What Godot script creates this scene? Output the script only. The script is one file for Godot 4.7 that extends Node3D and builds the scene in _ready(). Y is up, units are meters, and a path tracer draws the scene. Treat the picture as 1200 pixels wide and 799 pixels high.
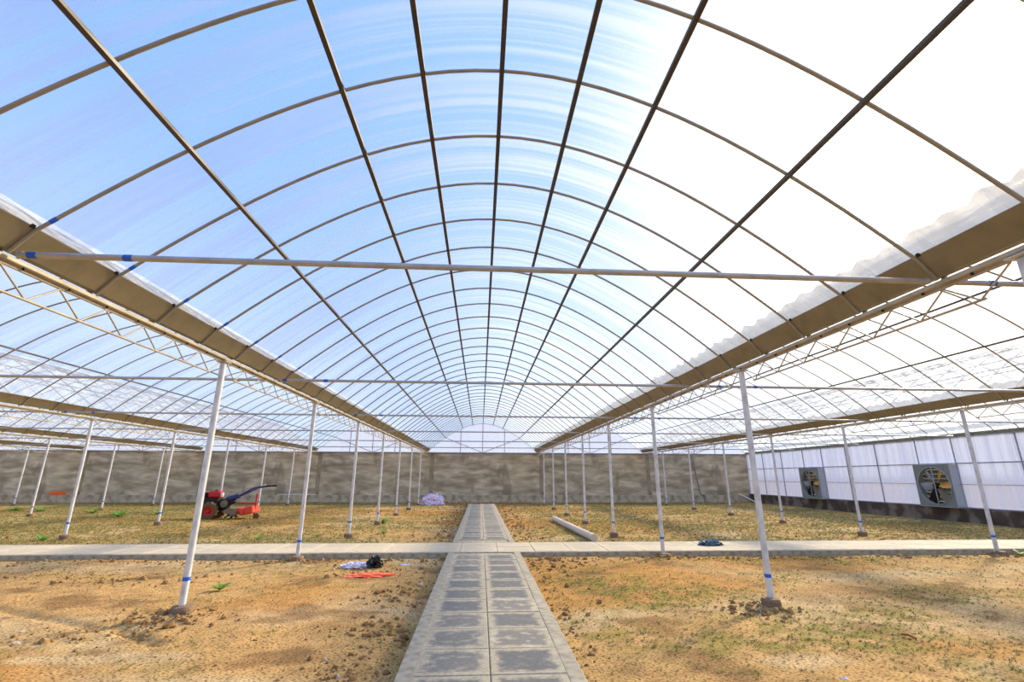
extends Node3D
# A multi-span film greenhouse, still empty: bare soil beds, a concrete walkway with a cross walkway, steel posts, gutters, trusses and arched film roofs.

const Z0 := -3.77          # the first arch in front of the camera
const DA := 0.933          # from arch to arch
const ARCH_FIRST := -8
const ARCH_LAST := 34
const WALL_Z := -36.25     # face of the back wall
const P0 := -7.246         # the first pair of posts
const DP := 4.144          # from post to post
const PURLINS := [-2.72, -1.48, -0.75, 0.0, 0.75, 1.48, 2.72]

var M := {}
var taken := {}
var rng := RandomNumberGenerator.new()
var n_big := FastNoiseLite.new()
var n_mid := FastNoiseLite.new()
var n_small := FastNoiseLite.new()
var arc: PackedVector2Array      # the arch profile, evenly sampled

# ------------------------------------------------------------------ mesh helper
class Mb:
	var v := PackedVector3Array()
	var n := PackedVector3Array()
	var t := PackedVector2Array()
	var c := PackedColorArray()
	var i := PackedInt32Array()
	var tint := Color(1, 1, 1)
	func add(p: Vector3, q: Vector3, uv := Vector2.ZERO) -> int:
		v.append(p); n.append(q); t.append(uv); c.append(tint)
		return v.size() - 1
	func face(a: int, b: int, d: int) -> void:      # wound so that it faces the way its normals point
		var out := n[a] + n[b] + n[d]
		if (v[d] - v[a]).cross(v[b] - v[a]).dot(out) < 0.0:
			i.append(a); i.append(d); i.append(b)
		else:
			i.append(a); i.append(b); i.append(d)
	func tri(a: Vector3, b: Vector3, d: Vector3, out: Vector3) -> void:
		var q := (d - a).cross(b - a).normalized()
		if q.dot(out) < 0.0: q = -q
		face(add(a, q), add(b, q), add(d, q))
	func quad(a: Vector3, b: Vector3, d: Vector3, e: Vector3, out: Vector3) -> void:
		var q := (d - a).cross(b - a).normalized()
		if q.dot(out) < 0.0: q = -q
		var k := [add(a, q, Vector2(0, 0)), add(b, q, Vector2(1, 0)), add(d, q, Vector2(1, 1)), add(e, q, Vector2(0, 1))]
		face(k[0], k[1], k[2]); face(k[0], k[2], k[3])
	func box(o: Vector3, s: Vector3, b := Basis.IDENTITY, ch := 0.0) -> void:   # a box with chamfered edges
		var h := s / 2.0
		var m := minf(ch, minf(h.x, minf(h.y, h.z)) * 0.9)
		for ax in 3:
			var u := (ax + 1) % 3
			var w := (ax + 2) % 3
			for sg in [-1.0, 1.0]:
				var p := []
				for k in [[-1, -1], [1, -1], [1, 1], [-1, 1]]:
					var q := Vector3.ZERO
					q[ax] = sg * h[ax]; q[u] = k[0] * (h[u] - m); q[w] = k[1] * (h[w] - m)
					p.append(o + b * q)
				var out := Vector3.ZERO
				out[ax] = sg
				quad(p[0], p[1], p[2], p[3], b * out)
				if m > 0.0:
					for sg2 in [-1.0, 1.0]:
						var e := []
						for k in [[0, -1], [0, 1], [1, 1], [1, -1]]:
							var q := Vector3.ZERO
							q[w] = k[1] * (h[w] - m)
							q[ax] = sg * (h[ax] if k[0] == 0 else h[ax] - m)
							q[u] = sg2 * (h[u] - m if k[0] == 0 else h[u])
							e.append(o + b * q)
						var o2 := Vector3.ZERO
						o2[ax] = sg; o2[u] = sg2
						quad(e[0], e[1], e[2], e[3], b * o2)
		if m > 0.0:
			for x in [-1.0, 1.0]:
				for y in [-1.0, 1.0]:
					for z in [-1.0, 1.0]:
						var a := Vector3(x * h.x, y * (h.y - m), z * (h.z - m))
						var d := Vector3(x * (h.x - m), y * h.y, z * (h.z - m))
						var e := Vector3(x * (h.x - m), y * (h.y - m), z * h.z)
						tri(o + b * a, o + b * d, o + b * e, b * Vector3(x, y, z))
	func pipe(path: PackedVector3Array, r: float, sides := 10, caps := true, squash := 1.0) -> void:
		var ring := []
		var side := Vector3.UP
		for k in path.size():
			var d := (path[mini(k + 1, path.size() - 1)] - path[maxi(k - 1, 0)]).normalized()
			if k == 0: side = d.cross(Vector3.UP if absf(d.y) < 0.9 else Vector3.RIGHT).normalized()
			else: side = (side - d * side.dot(d)).normalized()
			var up := d.cross(side)
			var row := []
			for s in sides + 1:
				var a := TAU * s / sides
				var q := side * cos(a) + up * sin(a) * squash
				row.append(add(path[k] + q * r, q.normalized(), Vector2(float(s) / sides, k)))
			ring.append(row)
			if k > 0:
				for s in sides:
					face(ring[k - 1][s], ring[k - 1][s + 1], row[s]); face(row[s], ring[k - 1][s + 1], row[s + 1])
		if caps:
			for e in [0, path.size() - 1]:
				var d2: Vector3 = (path[0] - path[1]).normalized() if e == 0 else (path[e] - path[e - 1]).normalized()
				var mid := add(path[e], d2)
				var edge := []
				for s in sides + 1: edge.append(add(v[ring[e][s]], d2))
				for s in sides: face(mid, edge[s], edge[s + 1])
	func rod(a: Vector3, b: Vector3, r: float, sides := 8) -> void:
		pipe(PackedVector3Array([a, b]), r, sides)
	func lathe(o: Vector3, axis: Vector3, prof: Array, sides := 20) -> void:     # prof: [radius, along]
		var u := axis.cross(Vector3.UP if absf(axis.y) < 0.9 else Vector3.RIGHT).normalized()
		var w := axis.cross(u)
		for k in prof.size() - 1:
			var p: Array = prof[k]
			var q: Array = prof[k + 1]
			var sl := Vector2(q[1] - p[1], p[0] - q[0])
			if sl.length() < 1e-6: continue
			sl = sl.normalized()
			var rows := [[], []]
			for s in sides + 1:
				var a := TAU * s / sides
				var rad := u * cos(a) + w * sin(a)
				var nn := (rad * sl.x + axis * sl.y).normalized()
				rows[0].append(add(o + rad * p[0] + axis * p[1], nn)); rows[1].append(add(o + rad * q[0] + axis * q[1], nn))
			for s in sides:
				face(rows[0][s], rows[0][s + 1], rows[1][s]); face(rows[1][s], rows[0][s + 1], rows[1][s + 1])
	func grid(pos: Array, cols: int, uvs := []) -> void:    # rows of points, smooth normals, no sides
		var base := v.size()
		var rows := pos.size() / cols
		for r in rows:
			for k in cols:
				var here: Vector3 = pos[r * cols + k]
				var dx: Vector3 = pos[r * cols + mini(k + 1, cols - 1)] - pos[r * cols + maxi(k - 1, 0)]
				var dz: Vector3 = pos[mini(r + 1, rows - 1) * cols + k] - pos[maxi(r - 1, 0) * cols + k]
				var q := dz.cross(dx).normalized()
				add(here, q, uvs[r * cols + k] if uvs else Vector2(k, r))
		for r in rows - 1:
			for k in cols - 1:
				var a := base + r * cols + k
				face(a, a + 1, a + cols); face(a + cols, a + 1, a + cols + 1)
	func mesh() -> ArrayMesh:
		var a := []
		a.resize(Mesh.ARRAY_MAX)
		a[Mesh.ARRAY_VERTEX] = v; a[Mesh.ARRAY_NORMAL] = n; a[Mesh.ARRAY_TEX_UV] = t; a[Mesh.ARRAY_COLOR] = c; a[Mesh.ARRAY_INDEX] = i
		var m := ArrayMesh.new()
		m.add_surface_from_arrays(Mesh.PRIMITIVE_TRIANGLES, a)
		return m

# ------------------------------------------------------------------ naming
func numbered(called: String) -> String:
	taken[called] = taken.get(called, -1) + 1
	return called if taken[called] == 0 else "%s_%03d" % [called, taken[called]]

func tag(o: Node, label := "", category := "", group := "", kind := "") -> Node:
	if label: o.set_meta("label", label)
	if category: o.set_meta("category", category)
	if group: o.set_meta("group", group)
	if kind: o.set_meta("kind", kind)
	return o

func put(called: String, m: Mesh, mat: Material, parent: Node = null, at := Transform3D.IDENTITY) -> MeshInstance3D:
	var o := MeshInstance3D.new()
	o.mesh = m
	o.material_override = mat
	o.transform = at
	o.name = numbered(called) if parent == null else called
	(self if parent == null else parent).add_child(o, true)
	return o

func thing(called: String, at: Vector3, turn := 0.0) -> Node3D:
	var o := Node3D.new()
	o.name = numbered(called)
	add_child(o)
	o.position = at
	o.rotation.y = turn
	return o

func moved(v: Vector3) -> Transform3D:
	return Transform3D(Basis.IDENTITY, v)

func one_box(s: Vector3, ch := 0.0) -> ArrayMesh:
	var m := Mb.new()
	m.box(Vector3.ZERO, s, Basis.IDENTITY, ch)
	return m.mesh()

func one_rod(a: Vector3, b: Vector3, r: float, sides := 8) -> ArrayMesh:
	var m := Mb.new()
	m.rod(a, b, r, sides)
	return m.mesh()

# ------------------------------------------------------------------ materials
func mat(called: String, color: Color, rough := 0.8, metal := 0.0) -> StandardMaterial3D:
	var m := StandardMaterial3D.new()
	m.resource_name = called
	m.albedo_color = color
	m.roughness = rough
	m.metallic = metal
	M[called] = m
	return m

func noise(seed_: int, freq: float, oct := 4, kind := FastNoiseLite.TYPE_SIMPLEX_SMOOTH) -> FastNoiseLite:
	var f := FastNoiseLite.new()
	f.seed = seed_; f.frequency = freq; f.fractal_octaves = oct; f.noise_type = kind
	return f

func noise_tex(seed_: int, freq: float, ramp: Array, size := 512, oct := 5, bump := false) -> NoiseTexture2D:
	var t := NoiseTexture2D.new()
	t.width = size; t.height = size; t.seamless = true
	t.noise = noise(seed_, freq, oct)
	if bump:
		t.as_normal_map = true
		t.bump_strength = ramp[0]
	elif ramp:
		var g := Gradient.new()
		var off := PackedFloat32Array()
		var col := PackedColorArray()
		for r in ramp:
			off.append(r[0]); col.append(r[1])
		g.offsets = off; g.colors = col
		t.color_ramp = g
	return t

func triplanar(m: StandardMaterial3D, scale: float) -> void:
	m.uv1_triplanar = true
	m.uv1_world_triplanar = true
	m.uv1_scale = Vector3.ONE * scale

func film_texture(seed_: int, low: float, high: float, w := 1024, h := 128) -> ImageTexture:
	# plastic film: folds and dusty streaks that run round the arch; u runs along the roof, v round the arch
	var im := Image.create(w, h, false, Image.FORMAT_RGBA8)
	var a := noise(seed_, 0.022, 3)
	var b := noise(seed_ + 1, 0.085, 2)
	for y in h:
		for x in w:
			var k := smoothstep(0.85, 1.0, float(x) / w)      # joins the two ends of the repeat
			var n1 := lerpf(a.get_noise_2d(x, y * 0.10), a.get_noise_2d(x - w, y * 0.10), k)
			var n2 := lerpf(b.get_noise_2d(x, y * 0.03), b.get_noise_2d(x - w, y * 0.03), k)
			var t := clampf(0.42 + 0.85 * n1 + 0.5 * n2, 0.0, 1.0)
			im.set_pixel(x, y, Color(1, 1, 1, lerpf(low, high, t * t * (3.0 - 2.0 * t))))
	return ImageTexture.create_from_image(im)

func film(called: String, color: Color, tex: Texture2D, back := Color(1, 1, 1)) -> StandardMaterial3D:
	var m := mat(called, color, 0.45)
	m.transparency = BaseMaterial3D.TRANSPARENCY_ALPHA
	m.cull_mode = BaseMaterial3D.CULL_DISABLED
	m.albedo_texture = tex
	m.metallic_specular = 0.35
	m.backlight_enabled = true
	m.backlight = back
	return m

func slab_texture(seed_: int, dark: float, smear: float, base: Color, stain: Color, pale: Color) -> ImageTexture:
	# a paving slab with a dark damp patch in its middle and pale cement smears towards its edges
	var s := 128
	var im := Image.create(s, s, false, Image.FORMAT_RGB8)
	var e := noise(seed_, 0.035, 4)
	var g := noise(seed_ + 7, 0.16, 3)
	var p := noise(seed_ + 13, 0.022, 3)
	for y in s:
		for x in s:
			var u := absf(x / (s - 1.0) - 0.5) * 2.0
			var w := absf(y / (s - 1.0) - 0.5) * 2.0
			var d := maxf(u, w) + 0.2 * e.get_noise_2d(x, y) + 0.06 * g.get_noise_2d(x, y)
			var c := base.lerp(stain, dark * (1.0 - smoothstep(0.6, 0.9, d)))
			c = c.lerp(pale, 0.7 * smear * smoothstep(0.1, 0.5, p.get_noise_2d(x * 0.9, y * 1.6) + 0.15 * g.get_noise_2d(x, y)))
			var k := 1.0 + 0.16 * g.get_noise_2d(x * 2, y * 2) + 0.1 * e.get_noise_2d(x * 3, y * 3)
			im.set_pixel(x, y, Color(c.r * k, c.g * k, c.b * k))
	return ImageTexture.create_from_image(im)

func wall_texture() -> ImageTexture:
	# cement render in trowelled patches with damp stains; 16 m by 4 m
	var w := 1024
	var h := 256
	var im := Image.create(w, h, false, Image.FORMAT_RGB8)
	var a := noise(51, 0.012, 4)
	var b := noise(52, 0.05, 4)
	var c := noise(53, 0.25, 2)
	var stain := noise(54, 0.006, 3)
	for y in h:
		for x in w:
			var k := smoothstep(0.86, 1.0, float(x) / w)
			var n1 := lerpf(a.get_noise_2d(x * 0.55, y * 2.0), a.get_noise_2d((x - w) * 0.55, y * 2.0), k)
			var n2 := lerpf(b.get_noise_2d(x * 0.3, y * 1.0), b.get_noise_2d((x - w) * 0.3, y * 1.0), k)
			var n3 := c.get_noise_2d(x, y)
			var n4 := lerpf(stain.get_noise_2d(x * 1.6, y * 0.9), stain.get_noise_2d((x - w) * 1.6, y * 0.9), k)
			var col := Color(0.66, 0.585, 0.465).lerp(Color(0.84, 0.765, 0.635), clampf(0.5 + n1 * 1.0, 0, 1))
			col = col.lerp(Color(0.44, 0.385, 0.31), 0.4 * smoothstep(0.24, 0.55, n4 + 0.25 * n2))
			var t := 1.0 + 0.16 * n2 + 0.07 * n3
			im.set_pixel(x, y, Color(col.r * t, col.g * t, col.b * t))
	return ImageTexture.create_from_image(im)

func make_materials() -> void:
	film("roof_film", Color(0.91, 0.94, 0.96), film_texture(11, 0.20, 0.52), Color(1, 1, 1))
	M.roof_film.uv1_scale = Vector3(1.0 / 7.3, 1, 1)
	film("skirt_film", Color(0.80, 0.85, 0.93), film_texture(21, 0.78, 0.88, 256, 32), Color(0.62, 0.62, 0.62))
	film("wall_film", Color(0.84, 0.86, 0.97), film_texture(31, 0.78, 0.98, 512, 128), Color(0.55, 0.55, 0.55))
	film("gable_film", Color(0.85, 0.88, 0.97), film_texture(41, 0.7, 0.88, 512, 128), Color(0.8, 0.8, 0.8))
	var galv := noise_tex(5, 0.02, [[0.0, Color(0.80, 0.80, 0.80)], [0.5, Color(0.94, 0.94, 0.93)], [1.0, Color(1, 1, 1)]], 256, 4)
	for a in [["gutter_steel", Color(0.57, 0.52, 0.41), 0.5, 0.1], ["pipe_steel", Color(0.64, 0.61, 0.56), 0.42, 0.2], ["purlin_steel", Color(0.29, 0.25, 0.20), 0.5, 0.1], ["tie_steel", Color(0.74, 0.73, 0.72), 0.38, 0.3], ["post_steel", Color(0.86, 0.86, 0.87), 0.42, 0.1], ["truss_steel", Color(0.74, 0.69, 0.60), 0.45, 0.1], ["frame_steel", Color(0.64, 0.65, 0.69), 0.5, 0.15]]:
		var m := mat(a[0], a[1], a[2], a[3])
		m.albedo_texture = galv
		triplanar(m, 0.7)
	mat("tape", Color(0.10, 0.36, 0.80), 0.45)
	mat("clamp", Color(0.07, 0.08, 0.09), 0.5)
	# soil
	var soil := mat("soil", Color(1, 1, 1), 0.96)
	soil.vertex_color_use_as_albedo = true
	soil.metallic_specular = 0.2
	soil.albedo_texture = noise_tex(61, 0.03, [[0.0, Color(0.42, 0.38, 0.32)], [0.30, Color(0.70, 0.67, 0.62)], [0.42, Color(0.93, 0.92, 0.90)], [0.7, Color(1, 1, 1)], [1.0, Color(1, 1, 1)]], 1024, 6)
	triplanar(soil, 0.75)
	soil.heightmap_enabled = true
	soil.heightmap_scale = 0.5
	soil.heightmap_texture = noise_tex(62, 0.035, [], 1024, 6)
	var clod := mat("clod", Color(1, 1, 1), 0.97)
	clod.vertex_color_use_as_albedo = true
	clod.metallic_specular = 0.15
	var leaf := mat("grass", Color(1, 1, 1), 0.7)
	leaf.vertex_color_use_as_albedo = true
	leaf.cull_mode = BaseMaterial3D.CULL_DISABLED
	leaf.backlight_enabled = true
	leaf.backlight = Color(0.5, 0.5, 0.5)
	var weed := mat("weed", Color(0.36, 0.56, 0.12), 0.6)
	weed.cull_mode = BaseMaterial3D.CULL_DISABLED
	weed.backlight_enabled = true
	weed.backlight = Color(0.55, 0.6, 0.3)
	# concrete
	var con := mat("concrete", Color(0.70, 0.66, 0.57), 0.9)
	con.albedo_texture = noise_tex(71, 0.02, [[0.0, Color(0.70, 0.69, 0.67)], [0.5, Color(0.92, 0.91, 0.9)], [1.0, Color(1, 1, 1)]], 512, 6)
	triplanar(con, 0.6)
	var foot := mat("footing", Color(0.56, 0.46, 0.36), 0.95)
	foot.albedo_texture = con.albedo_texture
	triplanar(foot, 2.0)
	for k in 6:
		var m := mat("slab_%d" % k, Color(1, 1, 1), 0.78)
		m.albedo_texture = slab_texture(100 + 17 * k, [0.95, 0.85, 0.9, 0.65, 1.0, 0.75][k], [0.35, 0.6, 0.2, 0.8, 0.3, 0.5][k], Color(0.66, 0.61, 0.51), Color(0.39, 0.385, 0.37), Color(0.80, 0.75, 0.64))
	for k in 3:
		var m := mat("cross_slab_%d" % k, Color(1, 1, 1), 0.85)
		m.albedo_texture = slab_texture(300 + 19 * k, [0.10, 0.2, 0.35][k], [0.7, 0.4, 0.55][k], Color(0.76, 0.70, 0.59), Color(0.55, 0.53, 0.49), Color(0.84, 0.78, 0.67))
	var w := mat("render", Color(1, 1, 1), 0.95)
	w.albedo_texture = wall_texture()
	w.heightmap_enabled = true
	w.heightmap_scale = 1.0
	w.heightmap_texture = noise_tex(63, 0.03, [], 512, 5)
	var pl := mat("plinth", Color(0.82, 0.75, 0.63), 0.95)
	pl.albedo_texture = noise_tex(72, 0.012, [[0.0, Color(0.68, 0.66, 0.63)], [0.42, Color(0.9, 0.89, 0.87)], [1.0, Color(1, 1, 1)]], 512, 5)
	triplanar(pl, 0.25)
	var ps := mat("plinth_side", Color(0.60, 0.55, 0.50), 0.95)
	ps.albedo_texture = noise_tex(73, 0.016, [[0.0, Color(0.48, 0.42, 0.38)], [0.45, Color(0.6, 0.55, 0.5)], [0.6, Color(0.8, 0.77, 0.74)], [1.0, Color(0.95, 0.93, 0.9)]], 512, 4)
	triplanar(ps, 0.12)
	var out := mat("outside_soil", Color(0.56, 0.48, 0.36), 1.0)
	out.albedo_texture = noise_tex(74, 0.02, [[0.0, Color(0.6, 0.58, 0.5)], [1.0, Color(1, 1, 1)]], 512, 6)
	triplanar(out, 0.1)
	# fan and odd things
	mat("fan_steel", Color(0.66, 0.68, 0.69), 0.4, 0.3)
	mat("fan_inside", Color(0.52, 0.53, 0.50), 0.6, 0.1)
	mat("blade_steel", Color(0.74, 0.80, 0.90), 0.3, 0.35)
	mat("blade_reflection", Color(0.86, 0.60, 0.18), 0.4, 0.0)  # yellow reflection of the sand, painted on as blade colour
	mat("dark_metal", Color(0.07, 0.065, 0.06), 0.6, 0.2)
	mat("red_paint", Color(0.74, 0.07, 0.05), 0.4)
	mat("orange_paint", Color(0.86, 0.25, 0.15), 0.5)
	mat("blue_paint", Color(0.13, 0.18, 0.42), 0.45)
	mat("muddy_tyre", Color(0.42, 0.32, 0.20), 0.95)
	mat("dull_cover", Color(0.48, 0.43, 0.34), 0.7)
	mat("white_paint", Color(0.88, 0.87, 0.84), 0.5)
	mat("orange_net", Color(1.0, 0.42, 0.12), 0.7)
	mat("orange_plastic", Color(1.0, 0.46, 0.28), 0.55)
	mat("black_bag", Color(0.035, 0.035, 0.04), 0.35)
	mat("white_bag", Color(0.85, 0.83, 0.88), 0.5)
	mat("pole_concrete", Color(0.84, 0.76, 0.68), 0.85)
	mat("dry_twig", Color(0.55, 0.33, 0.16), 0.9)
	var sheet := mat("woven_sheet", Color(1, 1, 1), 0.65)
	sheet.albedo_texture = print_texture([Color(0.92, 0.89, 0.95), Color(0.74, 0.71, 0.88), Color(0.80, 0.16, 0.22)], 81)
	triplanar(sheet, 0.7)
	var cloth := mat("teal_cloth", Color(1, 1, 1), 0.7)
	cloth.albedo_texture = print_texture([Color(0.20, 0.27, 0.33), Color(0.52, 0.62, 0.70), Color(0.78, 0.80, 0.82)], 82)
	triplanar(cloth, 2.0)

func print_texture(cols: Array, seed_: int) -> ImageTexture:     # printed plastic: patches of three colours
	var im := Image.create(128, 128, false, Image.FORMAT_RGB8)
	var a := noise(seed_, 0.03, 3)
	var b := noise(seed_ + 1, 0.035, 2)
	for y in 128:
		for x in 128:
			var c: Color = cols[0]
			c = c.lerp(cols[1], smoothstep(0.08, 0.2, a.get_noise_2d(x, y)))
			c = c.lerp(cols[2], smoothstep(0.40, 0.46, b.get_noise_2d(x, y)))
			im.set_pixel(x, y, c)
	return ImageTexture.create_from_image(im)

# ------------------------------------------------------------------ profile
func sample_profile(step_n: int) -> void:
	var cv := Curve2D.new()
	cv.add_point(Vector2(-3.975, 3.50))
	for k in 79:
		var x := (k - 39) / 10.0
		cv.add_point(Vector2(x, 5.575 - 4.92 * (sqrt(1.0 + x * x / 16.0) - 1.0)))
	cv.add_point(Vector2(3.975, 3.50))
	var total := cv.get_baked_length()
	arc = PackedVector2Array()
	for k in step_n + 1: arc.append(cv.sample_baked(total * k / step_n, true))

func arc_normal(k: int) -> Vector2:
	var d := (arc[mini(k + 1, arc.size() - 1)] - arc[maxi(k - 1, 0)]).normalized()
	return Vector2(-d.y, d.x)

func roof_y(x: float) -> float:
	for k in arc.size() - 1:
		if arc[k].x <= x and arc[k + 1].x >= x:
			return lerpf(arc[k].y, arc[k + 1].y, (x - arc[k].x) / maxf(arc[k + 1].x - arc[k].x, 1e-5))
	return 3.49

# ------------------------------------------------------------------ ground
func ground(x: float, z: float) -> float:
	var h := 0.035 * n_big.get_noise_2d(x, z) + 0.02 * n_mid.get_noise_2d(x, z) + 0.009 * n_small.get_noise_2d(x, z)
	h += 0.045 * smoothstep(-10.2, -11.3, z) * smoothstep(-12.5, -11.6, z)
	h -= 0.05 * exp(-pow((x + 0.95) / 0.22, 2.0)) * smoothstep(-11.3, -9.0, z)  # added hollow beside the walkway, shaped to strengthen its shadow
	for p in [[-4.0, P0, 0.07], [4.0, P0, 0.04], [-4.0, P0 - DP, 0.03], [4.0, P0 - DP, 0.03]]:
		var d := Vector2(x - p[0], z - p[1]).length()
		h += p[2] * exp(-d * d / 0.06) * (1.0 + 0.6 * n_small.get_noise_2d(x * 2.0, z * 2.0))
	h -= 0.08 * exp(-(pow((x - 3.66) / 0.13, 2.0) + pow((z + 7.08) / 0.10, 2.0)))      # the hole beside the post
	for r in RUTS:
		var a := Vector2(r[0], r[1])
		var b := Vector2(r[2], r[3])
		var q := Geometry2D.get_closest_point_to_segment(Vector2(x, z), a, b)
		var dd := Vector2(x, z).distance_to(q)
		if dd < 0.3: h -= r[4] * exp(-dd * dd / 0.006)
	return h

const RUTS := [[-6.9, -7.9, -4.69, -6.77, 0.05], [-4.42, -6.755, -3.66, -6.2, 0.06], [-5.2, -6.33, -4.83, -6.43, 0.03]]
const PATCHES := [[-3.3, -7.8, 0.75, 0.55, 1, 0.7], [-3.0, -8.8, 0.8, 0.5, 1, 0.5], [-3.9, -5.75, 0.9, 0.16, 2, 0.9], [3.2, -5.3, 0.5, 0.2, 2, 0.8], [5.7, -7.8, 1.4, 0.7, 3, 0.45], [5.4, -5.5, 0.8, 0.4, 1, 0.6], [-5.0, -26.5, 6.0, 2.5, 1, 0.6], [-7.0, -10.6, 3.5, 0.4, 2, 0.4]]

func bed(x0: float, x1: float, z0: float, z1: float, step: float, far: bool, parent: Node) -> void:
	var nx := int(ceil((x1 - x0) / step)) + 1
	var nz := int(ceil((z1 - z0) / step)) + 1
	var m := Mb.new()
	var tan_ := Color(0.54, 0.33, 0.13)
	var orange := Color(0.50, 0.245, 0.065)
	var pale := Color(0.57, 0.41, 0.215)
	var brown := Color(0.26, 0.145, 0.06)
	var olive := Color(0.26, 0.22, 0.045)
	var a := noise(201, 0.16, 4)
	var b := noise(202, 0.5, 4)
	var c := noise(203, 0.09, 3)
	var d := noise(204, 1.9, 3)
	var pos := []
	var uvs := []
	for r in nz:
		for k in nx:
			var x := lerpf(x0, x1, float(k) / (nx - 1))
			var z := lerpf(z0, z1, float(r) / (nz - 1))
			pos.append(Vector3(x, ground(x, z), z)); uvs.append(Vector2(x, z))
	m.grid(pos, nx, uvs)
	for k in m.v.size():
		var p := m.v[k]
		var col := tan_.lerp(pale, smoothstep(-0.05, 0.4, a.get_noise_2d(p.x, p.z * 1.6)))
		col = col.lerp(orange, (0.95 if far else 0.75) * smoothstep(0.0, 0.35, c.get_noise_2d(p.x + 40.0, p.z * 1.5)))
		col = col.lerp(brown, 0.75 * smoothstep(0.18, 0.45, b.get_noise_2d(p.x, p.z * 1.3 + 30.0)))
		col = col.lerp(olive, 0.9 * greenness(p.x, p.z) * smoothstep(-0.35, 0.25, d.get_noise_2d(p.x, p.z)))
		for q in PATCHES:
			var e := pow((p.x - q[0]) / q[2], 2.0) + pow((p.z - q[1]) / q[3], 2.0)
			if e < 4.0: col = col.lerp([tan_, orange, pale, brown][q[4]], q[5] * smoothstep(1.5, 0.3, e + 0.9 * b.get_noise_2d(p.x * 2.0, p.z * 2.0)))
		m.c[k] = col * (1.0 + 0.28 * d.get_noise_2d(p.x * 1.7, p.z * 1.7))
	put("soil_bed", m.mesh(), M.soil, parent)

func greenness(x: float, z: float) -> float:       # how much short grass covers the soil
	var g := smoothstep(-0.1, 0.35, n_mid.get_noise_2d(x * 0.35 + 50.0, z * 0.5))
	if z < -13.0:
		return clampf(0.52 + 0.9 * n_mid.get_noise_2d(x * 0.22 + 9.0, z * 0.4) + (0.2 if x > 0.0 else 0.05) + 0.4 * smoothstep(-9.0, -14.0, x), 0.0, 1.0) * (1.0 - 0.7 * exp(-pow((absf(x) - 1.3) / 0.9, 2.0)))
	if x > 0.0:
		return clampf(0.12 + g * 0.6 + 0.75 * exp(-(pow((x - 3.9) / 1.0, 2.0) + pow((z + 6.4) / 0.7, 2.0))) + 0.35 * exp(-(pow((x - 2.0) / 1.2, 2.0) + pow((z + 9.0) / 1.5, 2.0))), 0.0, 1.0)
	return g * 0.28

func blob_mesh(seed_: int, r := 1.0) -> ArrayMesh:     # a small irregular lump
	var m := Mb.new()
	var f := noise(seed_, 0.9, 2)
	var pts := []
	for a in 5:
		for b in 7:
			var th := PI * a / 4.0
			var ph := TAU * (b % 6) / 6.0 + a * 0.4
			var q := Vector3(sin(th) * cos(ph), cos(th), sin(th) * sin(ph))
			pts.append(q * r * (1.0 + 0.55 * f.get_noise_3dv(q * 1.3)) * Vector3(1, 0.7, 1))
	for a in 4:
		for b in 6:
			var p0: Vector3 = pts[a * 7 + b]
			var p1: Vector3 = pts[a * 7 + b + 1]
			var p2: Vector3 = pts[a * 7 + b + 7]
			var p3: Vector3 = pts[a * 7 + b + 8]
			if a > 0: m.tri(p0, p1, p2, p0 + p1 + p2)
			if a < 3: m.tri(p2, p1, p3, p1 + p2 + p3)
	return m.mesh()

func scatter(called: String, m: Mesh, mater: Material, spots: Array, parent: Node) -> void:
	var mm := MultiMesh.new()
	mm.transform_format = MultiMesh.TRANSFORM_3D
	mm.use_colors = true
	mm.mesh = m
	mm.instance_count = spots.size()
	for k in spots.size():
		mm.set_instance_transform(k, spots[k][0])
		mm.set_instance_color(k, spots[k][1])
	var o := MultiMeshInstance3D.new()
	o.name = called if parent else numbered(called)
	o.multimesh = mm
	o.material_override = mater
	(parent if parent else self).add_child(o, true)
	o.set_meta("kind", "stuff")

func clods(parent: Node) -> void:
	var spots := [[], [], []]
	var groups := [[-1.42, -5.15, 0.22, 0.30, 110, 0.017], [-1.38, -6.6, 0.30, 0.22, 70, 0.02], [-1.5, -8.2, 0.35, 0.3, 40, 0.018], [3.7, -7.1, 0.34, 0.2, 110, 0.02], [-4.1, -7.1, 0.35, 0.2, 130, 0.022], [-4.6, -6.5, 0.6, 0.2, 90, 0.018],
		[-4.0, -11.3, 0.4, 0.15, 60, 0.02], [4.0, -11.3, 0.4, 0.15, 70, 0.025], [12.0, -11.35, 0.4, 0.15, 60, 0.03], [-2.6, -10.2, 0.5, 0.3, 60, 0.02], [-6.6, -9.6, 0.9, 0.25, 90, 0.02], [-9.0, -10.2, 0.9, 0.3, 90, 0.02],
		[1.3, -10.7, 0.5, 0.5, 90, 0.022], [1.0, -7.5, 0.12, 2.5, 170, 0.016], [-1.2, -7.5, 0.2, 2.6, 170, 0.016], [1.25, -20.0, 0.3, 6.0, 300, 0.03], [-1.25, -20.0, 0.3, 6.0, 300, 0.03], [6.0, -11.2, 5.0, 0.16, 420, 0.02], [-7.0, -11.2, 4.0, 0.16, 320, 0.02],
		[1.6, -33.5, 1.5, 1.6, 160, 0.05], [-1.6, -33.5, 1.0, 1.6, 120, 0.05]]
	for g in groups:
		for k in g[4]:
			place_clod(spots, g[0] + rng.randfn() * g[2], g[1] + rng.randfn() * g[3], g[5] * exp(rng.randfn() * 0.45))
	for k in 1500:
		place_clod(spots, rng.randf_range(-11.0, 12.0), rng.randf_range(-11.3, -3.6), 0.008 * exp(rng.randfn() * 0.45))
	for k in 1800:
		place_clod(spots, rng.randf_range(-26.0, 19.0), rng.randf_range(-35.8, -13.4), 0.022 * exp(rng.randfn() * 0.45))
	for k in 3: scatter("soil_clods", blob_mesh(400 + k), M.clod, spots[k], parent)

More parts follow.
